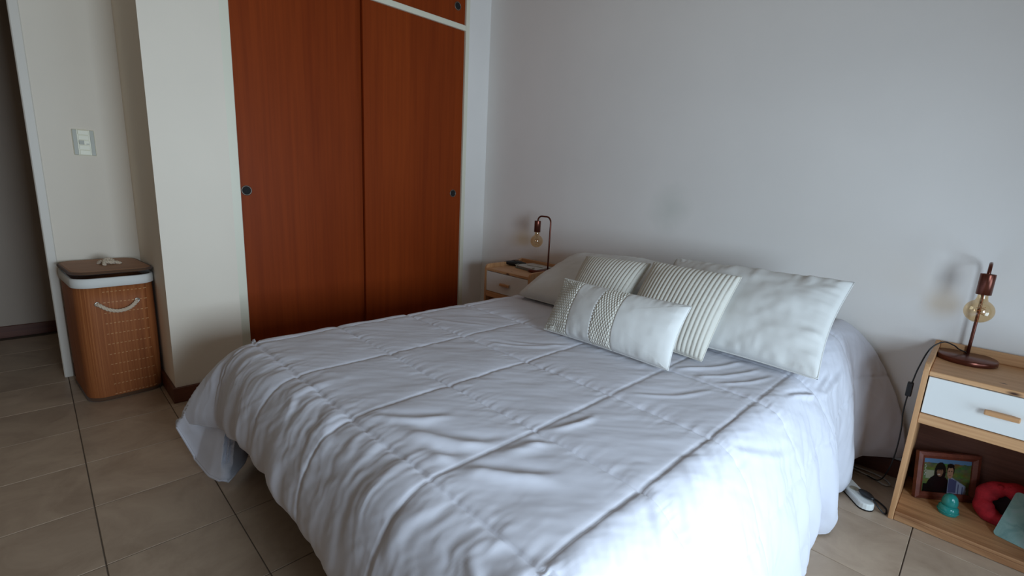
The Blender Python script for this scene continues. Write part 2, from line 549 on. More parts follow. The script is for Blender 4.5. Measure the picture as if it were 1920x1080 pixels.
# ------------------------------------------------------------------ built-in closet
cl = thing('built_in_closet', 'built-in closet with two tall reddish-brown sliding doors and a white frame', 'closet', (0, -0.95, 0))
def closet():
    box('frame_post', (-0.08, -1.73, 0), (0.006, -1.655, CEIL), M_TRIM, cl, 0.002)
    box('frame_post', (-0.08, -0.221, 0), (0.006, -0.190, CEIL), M_TRIM, cl, 0.002)
    box('rail', (-0.08, -1.655, 2.093), (0.004, -0.221, 2.126), M_TRIM, cl, 0.002)
    def door(nm, x, y0, y1, z0, z1, py, pz):
        d = box(nm, (x - 0.022, y0, z0), (x, y1, z1), M_CLOSET, cl, 0.0015)
        lathe('finger_pull', [(0.0265, 0.000), (0.0265, 0.0015), (0.024, 0.003), (0.0215, 0.003), (0.020, 0.001)], (x, py, pz), M_PULL, d, 28, (1, 0, 0), cap=False)
        lathe('pull_cup', [(0.0215, 0.0022), (0.017, 0.0012), (0.0005, 0.0010)], (x, py, pz), M_CUP, d, 28, (1, 0, 0), cap=False)
    door('sliding_door', -0.040, -1.655, -0.90, 0.012, 2.093, -1.615, 1.003)
    door('sliding_door', -0.010, -0.963, -0.221, 0.012, 2.093, -0.288, 1.022)
    door('upper_door', -0.040, -1.655, -0.90, 2.126, CEIL - 0.02, -1.615, 2.235)
    door('upper_door', -0.010, -0.963, -0.221, 2.126, CEIL - 0.02, -0.284, 2.231)
closet()

# ------------------------------------------------------------------ light switch
def wall_switch():
    t = thing('light_switch', 'ivory light switch plate on the wall above the laundry hamper', 'switch', (-0.53, -2.2, 1.199))
    x = -0.53; y0, y1, z0, z1 = -2.243, -2.158, 1.137, 1.261
    box('plate', (x, y0, z0), (x + 0.008, y1, z1), M_SWITCH, t, 0.003, 2)
    for yy in (y0 + 0.002, y1 - 0.018):
        box('side_strip', (x + 0.006, yy, z0 + 0.002), (x + 0.0095, yy + 0.016, z1 - 0.002), M_SWGREY, t, 0.001)
    h = (z1 - z0 - 0.004) / 5
    a, b = y0 + 0.022, y1 - 0.022
    for k, nm in enumerate(('end_cap', 'blank_module', 'rocker', 'blank_module', 'end_cap')):
        zz = z0 + 0.002 + k * h
        o = box(nm, (x + 0.006, a, zz + 0.0012), (x + (0.013 if nm == 'end_cap' else 0.0105), b, zz + h - 0.0012), M_SWITCH, t, 0.0012)
        if nm == 'rocker':
            m = (a + b) / 2
            box('rocker_half', (x + 0.0100, a + 0.001, zz + 0.002), (x + 0.0118, m, zz + h - 0.002), M_SWGREY, o, 0.0006)
            box('indicator', (x + 0.0105, m + 0.008, zz + 0.004), (x + 0.0115, b - 0.002, zz + 0.008), M_SWGREY, o)
wall_switch()
def hall_switch():
    t = thing('hall_switch', 'small switch plate on the dark hallway wall seen through the doorway', 'switch', (-1.515, -2.6, 1.22))
    box('plate', (-1.515, -2.64, 1.16), (-1.507, -2.56, 1.28), M_SWITCH, t, 0.003, 2)
    box('rocker', (-1.507, -2.62, 1.19), (-1.503, -2.58, 1.25), M_SWITCH, t, 0.001)
hall_switch()

# ------------------------------------------------------------------ laundry hamper
def hamper():
    base = Vector((-0.29, -2.20, 0.0))
    t = thing('laundry_hamper', 'bamboo laundry hamper with rope handle standing in the recess by the doorway', 'hamper', base)
    def ring(w, d, z, r, n=6):
        return [(base.x + px, base.y + py, z) for px, py in rrect(-d, d, -w, w, r, n)]
    W, D = 0.148, 0.205
    zs = [0.008, 0.02, 0.15, 0.3, 0.45, 0.56]
    loft('body', [ring(W + 0.002 * math.sin(z * 5), D + 0.004 * math.sin(z * 5.5), z, 0.068) for z in zs], M_BAMBOO, t)
    loft('bottom_binding', [ring(W + 0.001, D + 0.001, 0.0, 0.068), ring(W + 0.003, D + 0.003, 0.004, 0.068), ring(W + 0.003, D + 0.003, 0.014, 0.068), ring(W, D, 0.018, 0.068)], M_BIND, t)
    # cotton liner folded over the rim (with a wavy upper edge)
    lin = []
    for z, g in ((0.548, 0.004), (0.550, 0.007), (0.570, 0.0075), (0.588, 0.007), (0.592, 0.003), (0.588, -0.004), (0.560, -0.006)):
        lin.append(ring(W + g, D + g, z, 0.072))
    loft('cotton_liner', lin, M_LIN, t, cap0=False, cap1=False)
    # lid, a touch open at the front
    def lz(px, z): return z + 0.006 * (px + D) / (2 * D)
    def lring(g, z, r=0.070):
        return [(base.x + px, base.y + py, lz(px, z)) for px, py in rrect(-D - g, D + g, -W - g, W + g, r + g)]
    lid = loft('lid', [lring(-0.006, 0.603), lring(0.004, 0.604), lring(0.004, 0.614), lring(-0.004, 0.618), lring(-0.012, 0.6175)], mat_wood('lid_bamboo', srgb(160, 112, 78), srgb(178, 130, 94), 'y', 2.0, 0.6), t, smooth=False)
    v, f = tube_geo([(p[0], p[1], p[2]) for p in lring(0.004, 0.610)], 0.0065, 8, True)
    mesh('lid_binding', v, f, M_BIND, lid, True)
    # rope knot on the lid
    kx, ky, kz = base.x + 0.0, base.y + 0.012, 0.626
    kn = spline([(kx - 0.035, ky - 0.03, kz - 0.004), (kx - 0.012, ky - 0.022, kz + 0.008), (kx + 0.016, ky - 0.004, kz + 0.010), (kx + 0.02, ky + 0.018, kz + 0.004),
                 (kx - 0.002, ky + 0.016, kz + 0.016), (kx - 0.008, ky - 0.004, kz + 0.016), (kx + 0.014, ky - 0.014, kz + 0.010), (kx + 0.042, ky - 0.020, kz - 0.004)], 8)
    rope('rope_knot', kn, 0.0085, M_ROPE, lid, 28)
    kn2 = spline([(kx - 0.004, ky + 0.012, kz + 0.004), (kx + 0.004, ky + 0.034, kz + 0.002), (kx + 0.012, ky + 0.050, kz - 0.006)], 8)
    rope('rope_knot', kn2, 0.0085, M_ROPE, lid, 28)
    # rope handle on the front with two eyelets
    xf = base.x + D + 0.004
    y0, y1 = base.y - 0.078, base.y + 0.070
    for yy in (y0, y1):
        lathe('eyelet', [(0.011, 0.0), (0.011, 0.003), (0.0085, 0.0045), (0.006, 0.002)], (xf - 0.001, yy, 0.472), M_STEEL, t, 18, (1, 0, 0), cap=False)
    hp = spline([(xf - 0.012, y0, 0.472), (xf + 0.010, y0 + 0.006, 0.468), (xf + 0.016, y0 + 0.035, 0.445), (xf + 0.017, (y0 + y1) / 2, 0.434), (xf + 0.016, y1 - 0.035, 0.443),
                 (xf + 0.010, y1 - 0.006, 0.466), (xf - 0.012, y1, 0.473)], 9)
    rope('rope_handle', hp, 0.0085, M_ROPE, t, 26)
    t.rotation_euler = (0, 0, math.radians(5))
hamper()

# ------------------------------------------------------------------ bed
def ztop(x, y):
    """height of the duvet's upper side over the mattress"""
    b = 0.105 * smooth01((y + 0.62) / 0.40) * smooth01((x - 1.0) / 0.3)
    dome = 0.010 * (1 - np.clip(np.abs((x - 1.64) / 0.76), 0, 1) ** 2)
    return 0.500 + b + dome

bed = thing('bed', 'double bed base and mattress under the white quilted duvet', 'bed', (1.64, -0.98, 0))
box('base', (0.93, -1.86, 0.10), (2.36, -0.04, 0.25), M_BEDBASE, bed, 0.012, 2)
box('mattress', (0.93, -1.86, 0.25), (2.36, -0.04, 0.455), M_MATTR, bed, 0.04, 3)
for lx in (1.0, 2.29):
    for ly in (-1.78, -0.12):
        lathe('leg', [(0.02, 0), (0.028, 0.1)], (lx, ly, 0.001), M_BLACK, bed, 16)

def duvet():
    X0, X1, Y0, Y1 = 0.955, 2.335, -1.885, -0.03     # flat part of the top
    LL, LR, LF = 0.60, 0.68, 0.36                    # cloth length beyond it: left, right, foot
    nL, nT, nR, nF, nY = 90, 270, 110, 70, 340
    a_l = np.linspace(1, 0, nL, endpoint=False)
    S = np.concatenate([X0 - a_l * LL, np.linspace(X0, X1, nT, endpoint=False), X1 + np.linspace(0, 1, nR) * LR])
    Tt = np.concatenate([Y0 - np.linspace(1, 0, nF, endpoint=False) * LF, np.linspace(Y0, Y1, nY)])
    s, t = np.meshgrid(S, Tt, indexing='ij')
    aL = np.clip((X0 - s) / LL, 0, 1); aR = np.clip((s - X1) / LR, 0, 1); b = np.clip((Y0 - t) / LF, 0, 1)
    cx = np.clip(s, X0, X1); cy = np.clip(t, Y0, Y1)
    P0 = np.stack([cx, cy, ztop(cx, cy)], -1)
    # hem curves -------------------------------------------------
    ip = lambda q, xs, ys: np.interp(q, xs, ys)
    # left hem as a function of y
    def hemL(y):
        return np.stack([ip(y, [-1.9, -1.5, -1.0, -0.5, -0.4, 0], [0.80, 0.79, 0.80, 0.82, 0.862, 0.862]), y, ip(y, [-1.9, -1.6, -1, 0], [0.06, 0.05, 0.05, 0.06])], -1)
    def hemF(x):
        return np.stack([x, ip(x, [0.95, 1.1, 1.4, 1.8, 2.4], [-2.055, -2.055, -2.05, -2.06, -2.06]), ip(x, [0.95, 1.1, 1.26, 1.6, 1.87, 2.4], [0.215, 0.245, 0.272, 0.266, 0.252, 0.23])], -1)
    def hemR(y):
        yy = [-1.95, -1.5, -1.05, -0.80, -0.72, -0.65, -0.58, -0.48, -0.41, -0.33, -0.25, -0.18, -0.13, -0.08, -0.03]
        xx = [2.54, 2.54, 2.535, 2.515, 2.507, 2.530, 2.526, 2.50, 2.497, 2.508, 2.50, 2.49, 2.535, 2.60, 2.652]
        zz = [0.02, 0.012, 0.012, 0.012, 0.012, 0.012, 0.018, 0.014, 0.012, 0.02, 0.03, 0.05, 0.095, 0.10, 0.10]
        return np.stack([ip(y, yy, xx), y, ip(y, yy, zz)], -1)
    # corner hems as polylines in w
    wFL = [0.0, 0.2, 0.35, 0.5, 0.58, 0.66, 0.76, 0.86, 1.0]
    pFL = np.array([(0.80, -1.885, 0.06), (0.85, -1.935, 0.05), (0.93, -1.98, 0.038), (0.995, -2.043, 0.030), (0.94, -2.066, 0.034), (0.825, -2.083, 0.052), (0.752, -2.126, 0.179),
                    (0.850, -2.100, 0.203), (0.955, -2.055, 0.215)])
    wFR = [0.0, 0.5, 1.0]
    pFR = np.array([(2.335, -2.06, 0.23), (2.50, -2.03, 0.05), (2.54, -1.885, 0.02)])
    def cint(w, ws, ps):
        return np.stack([np.interp(w, ws, ps[:, k]) for k in range(3)], -1)
    P3 = np.zeros(s.shape + (3,)); outw = np.zeros(s.shape + (3,)); v = np.zeros(s.shape)
    mT = (aL == 0) & (aR == 0) & (b == 0)
    mL = (aL > 0) & (b == 0); mR = (aR > 0) & (b == 0); mF = (b > 0) & (aL == 0) & (aR == 0)
    mFL = (aL > 0) & (b > 0); mFR = (aR > 0) & (b > 0)
    P3[mL] = hemL(t[mL]); outw[mL] = (-1, 0, 0); v[mL] = aL[mL]
    P3[mR] = hemR(t[mR]); outw[mR] = (1, 0, 0); v[mR] = aR[mR]
    P3[mF] = hemF(s[mF]); outw[mF] = (0, -1, 0); v[mF] = b[mF]
    def wmap(a, bb): return np.where(a >= bb, bb / (2 * a), 1 - a / (2 * bb))
    w = wmap(aL[mFL], b[mFL]); v[mFL] = np.maximum(aL[mFL], b[mFL]); P3[mFL] = cint(w, wFL, pFL); wcorner = w
    an = w * math.pi / 2; outw[mFL] = np.stack([-np.cos(an), -np.sin(an), 0 * an], -1)
    w = 1 - wmap(aR[mFR], b[mFR]); v[mFR] = np.maximum(aR[mFR], b[mFR]); P3[mFR] = cint(w, wFR, pFR)
    an = w * math.pi / 2; outw[mFR] = np.stack([np.sin(an), -np.cos(an), 0 * an], -1)
    hz = (P0[..., 2] - P3[..., 2])
    reach = np.full(s.shape, 0.115)
    reach[mR] = 0.125; reach[mF] = 0.135
    reach[mL] = 0.10
    reach[mFL] = np.interp(wcorner, [0, 0.2, 0.66, 0.76, 1], [0.10, 0.07, 0.07, 0.115, 0.135])
    P1 = P0 + outw * reach[..., None]
    P2 = P3 + np.stack([0 * hz, 0 * hz, hz * 0.42], -1)
    P2 = P2 * 0.75 + 0.25 * (P3 * 0.5 + P1 * 0.5)
    P2[mFL] = (0.30 * P2 + 0.70 * (P3 * 0.62 + P1 * 0.38))[mFL]
    vv = v[..., None]
    P = (1 - vv) ** 3 * P0 + 3 * (1 - vv) ** 2 * vv * P1 + 3 * (1 - vv) * vv ** 2 * P2 + vv ** 3 * P3
    # ---- normals of the base surface
    def normals(P):
        du = np.gradient(P, axis=0); dv = np.gradient(P, axis=1)
        n = np.cross(du, dv); n /= np.linalg.norm(n, axis=-1)[..., None] + 1e-12
        return n
    N = normals(P)
    # ---- large drape folds
    fold = np.zeros(s.shape)
    k = smooth01((v - 0.25) / 0.75)
    fold += mR * k * (0.020 * np.sin(t * 31 + 2.2 * np.sin(t * 7)) + 0.022 * fbm(t * 9, aR * 2.0)) * smooth01((-0.16 - t) / 0.2)
    fold += (mF | mFL) * k * (0.006 * np.sin(s * 27 + 4 * np.sin(s * 5)) + 0.018 * fbm(s * 9 + 4, b * 1.2)) * smooth01((s - 0.75) / 0.3)
    fold += mL * k * 0.02 * fbm(t * 6, aL)
    P = P + N * fold[..., None]
    N = normals(P)
    # ---- quilting
    wob = 0.006 * fbm(s * 5, t * 5)
    xs = np.array([0.305, 0.64, 0.972, 1.352, 1.697, 2.034, 2.331, 2.690]); ys = np.array([-1.908, -1.598, -1.272, -0.938, -0.60, -0.265])
    dx = np.min(np.abs((s + wob)[..., None] - xs), -1); dy = np.min(np.abs((t + wob)[..., None] - ys), -1)
    d = np.minimum(dx, dy)
    puff = 0.0052 * (1 - 0.5 * np.exp(-(dx / 0.014))) * (1 - np.exp(-(dy / 0.018)))
    groove = -0.0022 * np.exp(-(dx / 0.0045) ** 2) - 0.0045 * np.exp(-(dy / 0.0045) ** 2)
    # puckers that run out from the seams
    pk = 0.0022 * np.exp(-dx / 0.035) * fbm(t * 55, s * 6) + 0.0030 * np.exp(-dy / 0.035) * fbm(s * 55, t * 6)
    # wrinkles: soft overall + gathered over the foot edge + on the right slope
    wr = 0.0050 * fbm(s * 5 + 3, t * 5, 2) + 0.0022 * fbm((s + t) * 5, (s - t) * 17, 3)
    g1 = np.exp(-((t + 2.00) / 0.13) ** 2)
    wr += g1 * (0.0075 * fbm(s * 17 + 2.0 * fbm(s * 3, t * 7), t * 2.6, 2) + 0.0035 * fbm(s * 46 + 3 * fbm(s * 5, t * 8), t * 5, 2))
    g2 = smooth01((s - 2.28) / 0.2)
    wr += g2 * 0.008 * fbm(t * 20 + s * 8, s * 5, 3)
    # puckers above the right lower seam
    sm = np.exp(-((s - 2.690) / 0.05) ** 2)
    wr += sm * 0.008 * fbm(t * 30, s * 8, 2)
    # a few drawn folds (world x, y of the bed top): start, end, height, width
    for (ax, ay, bx, by, hgt, wid) in ((1.84, -1.86, 2.10, -1.66, 0.016, 0.022), (1.95, -1.87, 2.20, -1.72, 0.014, 0.018), (2.02, -1.68, 2.11, -1.60, 0.012, 0.014),
                                       (1.72, -1.88, 1.86, -1.72, 0.008, 0.016), (2.03, -1.60, 2.09, -1.42, 0.010, 0.012), (2.06, -0.92, 2.18, -0.64, 0.009, 0.012),
                                       (2.12, -0.95, 2.25, -0.66, 0.008, 0.011), (2.2, -0.93, 2.3, -0.68, 0.008, 0.010), (2.08, -1.22, 2.22, -0.98, 0.005, 0.011),
                                       (1.45, -1.25, 1.66, -1.08, 0.005, 0.012), (1.5, -1.18, 1.7, -1.0, 0.005, 0.012), (1.0, -1.25, 1.3, -1.12, 0.004, 0.015),
                                       (2.42, -0.80, 2.52, -0.45, 0.012, 0.014), (2.46, -0.72, 2.58, -0.34, 0.012, 0.014), (2.40, -1.3, 2.6, -1.0, 0.006, 0.016)):
        ux, uy = bx - ax, by - ay; L = math.hypot(ux, uy); ux /= L; uy /= L
        al = (s - ax) * ux + (t - ay) * uy
        ac = -(s - ax) * uy + (t - ay) * ux + 0.02 * np.sin(al / L * 3.3) + 0.01 * fbm(al * 9, al * 0 + ax)
        fade = smooth01((al + 0.02) / 0.08) * smooth01((L + 0.02 - al) / 0.08)
        wr += 0.62 * hgt * fade * smooth01((d - 0.004) / 0.05) * (np.exp(-(ac / wid) ** 2) - 0.6 * np.exp(-((ac - 1.9 * wid) / wid) ** 2))
    edge = np.minimum(np.minimum((s - S[0]), (S[-1] - s)), t - Tt[0])
    hemroll = -0.010 * np.exp(-edge / 0.02)
    kk = smooth01(edge / 0.05)
    P = P + N * (puff * kk + groove * kk + pk + wr * (0.3 + 0.7 * kk) + hemroll)[..., None]
    P[..., 2] = np.maximum(P[..., 2], 0.006)
    N = normals(P)
    # under side
    th = 0.010 + 0.010 * smooth01(edge / 0.05)
    Q = P - N * th[..., None]
    Q[..., 2] = np.maximum(Q[..., 2], 0.003)
    Q[..., 2] = np.where(mT & (Q[..., 2] < 0.458), 0.458, Q[..., 2])
    ns, nt = s.shape
    idx = np.arange(ns * nt).reshape(ns, nt)
    f1 = np.stack([idx[:-1, :-1], idx[1:, :-1], idx[1:, 1:], idx[:-1, 1:]], -1).reshape(-1, 4)
    f2 = f1[:, ::-1] + ns * nt
    per = np.concatenate([idx[:, 0], idx[-1, 1:], idx[-2::-1, -1], idx[0, -2:0:-1]])
    pn = np.roll(per, -1)
    f3 = np.stack([per, per + ns * nt, pn + ns * nt, pn], -1)
    o = thing('duvet', 'white quilted duvet draped over the bed with a grid of stitched squares', 'duvet', (1.64, -0.98, 0.5))
    V = np.concatenate([P.reshape(-1, 3), Q.reshape(-1, 3)]) - np.array((1.64, -0.98, 0.5))
    F = np.concatenate([f1, f2, f3])
    me = bpy.data.meshes.new('quilted_cover')
    me.vertices.add(len(V)); me.vertices.foreach_set('co', V.ravel())
    me.loops.add(len(F) * 4); me.loops.foreach_set('vertex_index', F.ravel())
    me.polygons.add(len(F)); me.polygons.foreach_set('loop_start', np.arange(len(F)) * 4)
    me.update(calc_edges=True); me.validate()
    link_mesh('quilted_cover', me, M_DUVET, o, True)
    # piping along left hem, foot hem, right hem
    mid = (P * 0.5 + Q * 0.5)
    path = np.concatenate([mid[0, ::-1][::2], mid[1:, 0][::2], mid[-1, 1:][::2]])
    tube('piping', path, 0.0062, M_DUVET, o, 8)
duvet()

# ------------------------------------------------------------------ pillows and cushions
def pillow_grid(c, nu, nv, tf, tb, pinch=0.03, ex=0.5, disp=None, wr=0.004, seed=0.0, zc=None, sag=0.0, exv=None):
    BL, BR, TR, TL = [np.array(p, float) for p in c]
    u = np.linspace(0, 1, nu); v = np.linspace(0, 1, nv)
    U, Vv = np.meshgrid(u, v, indexing='ij')
    ue = 0.5 + (U - 0.5) * (1 - 2 * pinch * np.sin(np.pi * Vv) * np.abs(2 * U - 1) ** 1.5)
    ve = 0.5 + (Vv - 0.5) * (1 - 2 * pinch * np.sin(np.pi * U) * np.abs(2 * Vv - 1) ** 1.5)
    B = ((1 - ue) * (1 - ve))[..., None] * BL + (ue * (1 - ve))[..., None] * BR + (ue * ve)[..., None] * TR + ((1 - ue) * ve)[..., None] * TL
    n = np.cross(BR - BL + TR - TL, TL - BL + TR - BR); n /= np.linalg.norm(n)
    sh = np.clip(4 * U * (1 - U), 0, 1) ** ex * np.clip(4 * Vv * (1 - Vv), 0, 1) ** (exv or ex)
    e = np.minimum(np.minimum(U, 1 - U), np.minimum(Vv, 1 - Vv))
    lw = np.linalg.norm(BR - BL); lh = np.linalg.norm(TL - BL)
    w = wr * (fbm(U * lw * 8 + seed, Vv * lh * 8 + seed, 3) + 1.2 * np.exp(-e / 0.10) * (fbm(U * lw * 34 + seed, Vv * lh * 6, 2) * (np.minimum(Vv, 1 - Vv) < np.minimum(U, 1 - U)) + fbm(U * lw * 6, Vv * lh * 34 + seed, 2) * (np.minimum(Vv, 1 - Vv) >= np.minimum(U, 1 - U))))
    w = w * np.clip(e / 0.05, 0, 1)
    hf = tf * sh + w
    if disp is not None: hf = hf + disp(U, Vv, e)
    Fp = B + n * hf[..., None]
    Bp = B - n * (tb * sh)[..., None]
    if sag:
        Fp[..., 2] -= sag * np.sin(np.pi * U) * Vv; Bp[..., 2] -= sag * np.sin(np.pi * U) * Vv
    if zc is not None:
        for G in (Fp, Bp):
            zz = ztop(G[..., 0], G[..., 1]) + zc
            G[..., 2] = np.where(G[..., 2] < zz, zz + 0.02 * (G[..., 2] - zz), G[..., 2])
    Bp[0, :] = Fp[0, :]; Bp[-1, :] = Fp[-1, :]; Bp[:, 0] = Fp[:, 0]; Bp[:, -1] = Fp[:, -1]
    return Fp, Bp

def sheet(name, G, mat, parent, flip=False):
    a, b = G.shape[:2]
    idx = np.arange(a * b).reshape(a, b)
    f = np.stack([idx[:-1, :-1], idx[1:, :-1], idx[1:, 1:], idx[:-1, 1:]], -1).reshape(-1, 4)
    if flip: f = f[:, ::-1]
    return mesh(name, G.reshape(-1, 3), f, mat, parent, True)

def closed_sheet(name, Fp, Bp, mat, parent):
    a, b = Fp.shape[:2]
    idx = np.arange(a * b).reshape(a, b)
    f1 = np.stack([idx[:-1, :-1], idx[1:, :-1], idx[1:, 1:], idx[:-1, 1:]], -1).reshape(-1, 4)
    jdx = idx + a * b
    jdx[0, :] = idx[0, :]; jdx[-1, :] = idx[-1, :]; jdx[:, 0] = idx[:, 0]; jdx[:, -1] = idx[:, -1]
    f2 = np.stack([jdx[:-1, :-1], jdx[:-1, 1:], jdx[1:, 1:], jdx[1:, :-1]], -1).reshape(-1, 4)
    o = mesh(name, np.concatenate([Fp.reshape(-1, 3), Bp.reshape(-1, 3)]), np.concatenate([f1, f2]), mat, parent, True)
    bm = bmesh.new(); bm.from_mesh(o.data)
    bmesh.ops.delete(bm, geom=[q for q in bm.verts if not q.link_faces], context='VERTS')
    bm.to_mesh(o.data); bm.free()
    return o

def border(Fp):
    return np.concatenate([Fp[:, 0], Fp[-1, 1:], Fp[-2::-1, -1], Fp[0, -2:0:-1]])

def soft(name, label, cat, corners, tf, tb, mat, group=None, nu=90, nv=60, seam=0.0022, **kw):
    Fp, Bp = pillow_grid(corners, nu, nv, tf, tb, **kw)
    c = Fp.reshape(-1, 3).mean(0); c[2] = Fp[..., 2].min()
    t = thing(name, label, cat, c, group)
    closed_sheet('cover', Fp, Bp, mat, t)
    if seam: tube('seam_piping', border(Fp)[::2], seam, mat, t, 6, True)
    return t

soft('pillow', 'large plain white pillow leaning upright at the right side of the bed', 'pillow',
     ((1.74, -0.665, 0.527), (2.423, -0.652, 0.527), (2.423, -0.362, 0.822), (1.75, -0.37, 0.815)), 0.085, 0.07, M_PILLOW,
     pinch=0.028, ex=0.48, wr=0.015, seed=3.1, zc=0.012)
soft('pillow', 'plain white pillow behind the large right pillow, only its top edge showing', 'pillow',
     ((1.62, -0.40, 0.60), (2.28, -0.40, 0.60), (2.28, -0.10, 0.755), (1.645, -0.12, 0.757)), 0.05, 0.04, M_PILLOW,
     pinch=0.02, ex=0.45, wr=0.008, seed=8.3, zc=0.012)
soft('pillow', 'plain white pillow lying low at the left side of the bed by the far nightstand', 'pillow',
     ((0.995, -0.605, 0.522), (1.67, -0.64, 0.527), (1.73, -0.24, 0.75), (1.065, -0.20, 0.722)), 0.095, 0.06, M_PILLOW,
     pinch=0.008, ex=0.36, wr=0.008, seed=5.7, zc=0.010)

def ribs(n):
    def f(U, V, e):
        r = np.abs(np.sin(np.pi * n * U)) ** 0.7
        k = 1 + 0.22 * np.sin(2 * np.pi * 64 * V)
        return 0.0043 * r * k * np.clip(e / 0.02, 0, 1) - 0.003
    return f
soft('ribbed_cushion', 'cream ribbed square cushion on the left, against the low white pillow', 'cushion',
     ((1.425, -0.785, 0.526), (1.705, -0.80, 0.527), (1.708, -0.522, 0.795), (1.355, -0.512, 0.780)), 0.062, 0.05, M_KNIT, 'ribbed cushions',
     nu=190, nv=150, pinch=0.015, ex=0.5, disp=ribs(21), wr=0.003, seed=1.2, zc=0.010)
soft('ribbed_cushion', 'cream ribbed square cushion on the right, against the large white pillow', 'cushion',
     ((1.738, -0.80, 0.527), (2.098, -0.80, 0.527), (2.098, -0.536, 0.805), (1.732, -0.536, 0.809)), 0.060, 0.05, M_KNIT, 'ribbed cushions',
     nu=190, nv=150, pinch=0.018, ex=0.5, disp=ribs(22), wr=0.003, seed=2.6, zc=0.010)

def lumbar():
    c = ((1.507, -0.974, 0.526), (2.066, -0.982, 0.526), (2.066, -0.868, 0.728), (1.507, -0.860, 0.728))
    def pan(U):
        return ((U < 0.225) | ((U > 0.44) & (U < 0.60)))
    def disp(U, V, e):
        r = V * 21; row = np.floor(r); fr = r - row
        q = U * 50 + 0.5 * (row % 2); fq = q - np.floor(q)
        b = np.sqrt(np.clip(1 - ((fq - 0.5) / 0.40) ** 2 - ((fr - 0.5) / 0.46) ** 2, 0, 1))
        stripe = 0.25 * (np.abs(np.sin(np.pi * r)))
        seam = sum(np.exp(-((U - k) / 0.006) ** 2) for k in (0.225, 0.44, 0.60))
        return pan(U) * (0.0050 * b + 0.002 * stripe - 0.002) * np.clip(e / 0.02, 0, 1) - 0.003 * seam
    Fp, Bp = pillow_grid(c, 421, 150, 0.07, 0.035, pinch=0.02, ex=0.5, disp=disp, wr=0.008, seed=6.4, zc=0.010)
    t = thing('lumbar_cushion', 'small oblong cream cushion with two knitted bands, in front of the ribbed cushions', 'cushion', (1.786, -0.92, 0.52))
    i = [0, int(0.225 * 420), int(0.44 * 420), int(0.60 * 420), 420]
    sheet('knit_band', Fp[i[0]:i[1] + 1], M_KNIT, t)
    sheet('plain_panel', Fp[i[1]:i[2] + 1], M_PILLOW, t)
    sheet('knit_band', Fp[i[2]:i[3] + 1], M_KNIT, t)
    sheet('plain_panel', Fp[i[3]:i[4] + 1], M_PILLOW, t)
    sheet('back_panel', Bp[::3, ::2] if False else Bp[::2], M_PILLOW, t, True)
    tube('seam_piping', border(Fp)[::3], 0.0022, M_PILLOW, t, 6, True)
lumbar()

# ------------------------------------------------------------------ nightstands
def nightstand(x0, label):
    W, D = 0.405, 0.358
    t = thing('nightstand', label, 'nightstand', (x0, 0, 0), 'matching nightstands')
    th = 0.015
    def side(xa):
        # profile in y,z: rounded front-top corner, slightly rising to the back
        pr = [(-D, 0.0), (-D, 0.560)]
        for k in range(6):
            a = math.pi - k / 5 * math.pi / 2
            pr.append((-D + 0.028 + 0.028 * math.cos(a), 0.560 + 0.030 * math.sin(a)))
        pr += [(-0.05, 0.592), (-0.016, 0.606), (-0.016, 0.0)]
        n = len(pr)
        V = [(xa, y, z) for y, z in pr] + [(xa + th, y, z) for y, z in pr]
        bm = bmesh.new(); vs = [bm.verts.new(p) for p in V]
        bm.faces.new(vs[:n]); bm.faces.new(vs[n:][::-1])
        for k in range(n):
            l = (k + 1) % n; bm.faces.new((vs[k], vs[n + k], vs[n + l], vs[l]))
        bmesh.ops.recalc_face_normals(bm, faces=bm.faces)
        bmesh.ops.bevel(bm, geom=[e for e in bm.edges if len(e.link_faces) == 2 and e.calc_face_angle(0) > 1.0], offset=0.0018, segments=2, affect='EDGES', profile=0.5)
        bmobj('side_panel', bm, M_PINE_Z, t)
    side(x0); side(x0 + W - th)
    xi, xj = x0 + th + 0.0005, x0 + W - th - 0.0005
    box('top_board', (xi, -D + 0.001, 0.550), (xj, -0.016, 0.566), M_PINE_X, t, 0.002)
    box('back_splash', (xi, -0.030, 0.566), (xj, -0.016, 0.606), M_PINE_X, t, 0.002)
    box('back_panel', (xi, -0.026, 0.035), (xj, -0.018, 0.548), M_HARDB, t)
    box('divider_shelf', (xi, -D + 0.001, 0.380), (xj, -0.028, 0.416), M_PINE_X, t, 0.002)
    bm = bmesh.new()
    add_box(bm, (xi, -D + 0.001, 0.024), (xj, -0.028, 0.036), 0.002)
    add_box(bm, (xi, -D + 0.002, 0.001), (xj, -D + 0.014, 0.0235), 0.002)
    bmobj('bottom_board', bm, M_PINE_DK, t)
    g = 0.0025
    dr = box('drawer', (xi + g, -D + 0.002, 0.4165 + g), (xj - g, -D + 0.017, 0.5495 - g), M_WHITE, t, 0.0012)
    cx = (x0 + W / 2)
    bm = bmesh.new()
    add_box(bm, (cx - 0.040, -D - 0.022, 0.474), (cx + 0.040, -D - 0.008, 0.490), 0.003, 2)
    add_box(bm, (cx - 0.030, -D - 0.010, 0.477), (cx + 0.030, -D + 0.004, 0.487), 0.001)
    bmobj('handle', bm, M_PINE_X, dr)
    return t
nightstand(2.659, 'pine nightstand with white drawer at the right of the bed, open shelf full of things')
nightstand(0.440, 'pine nightstand with white drawer in the far corner beside the closet')

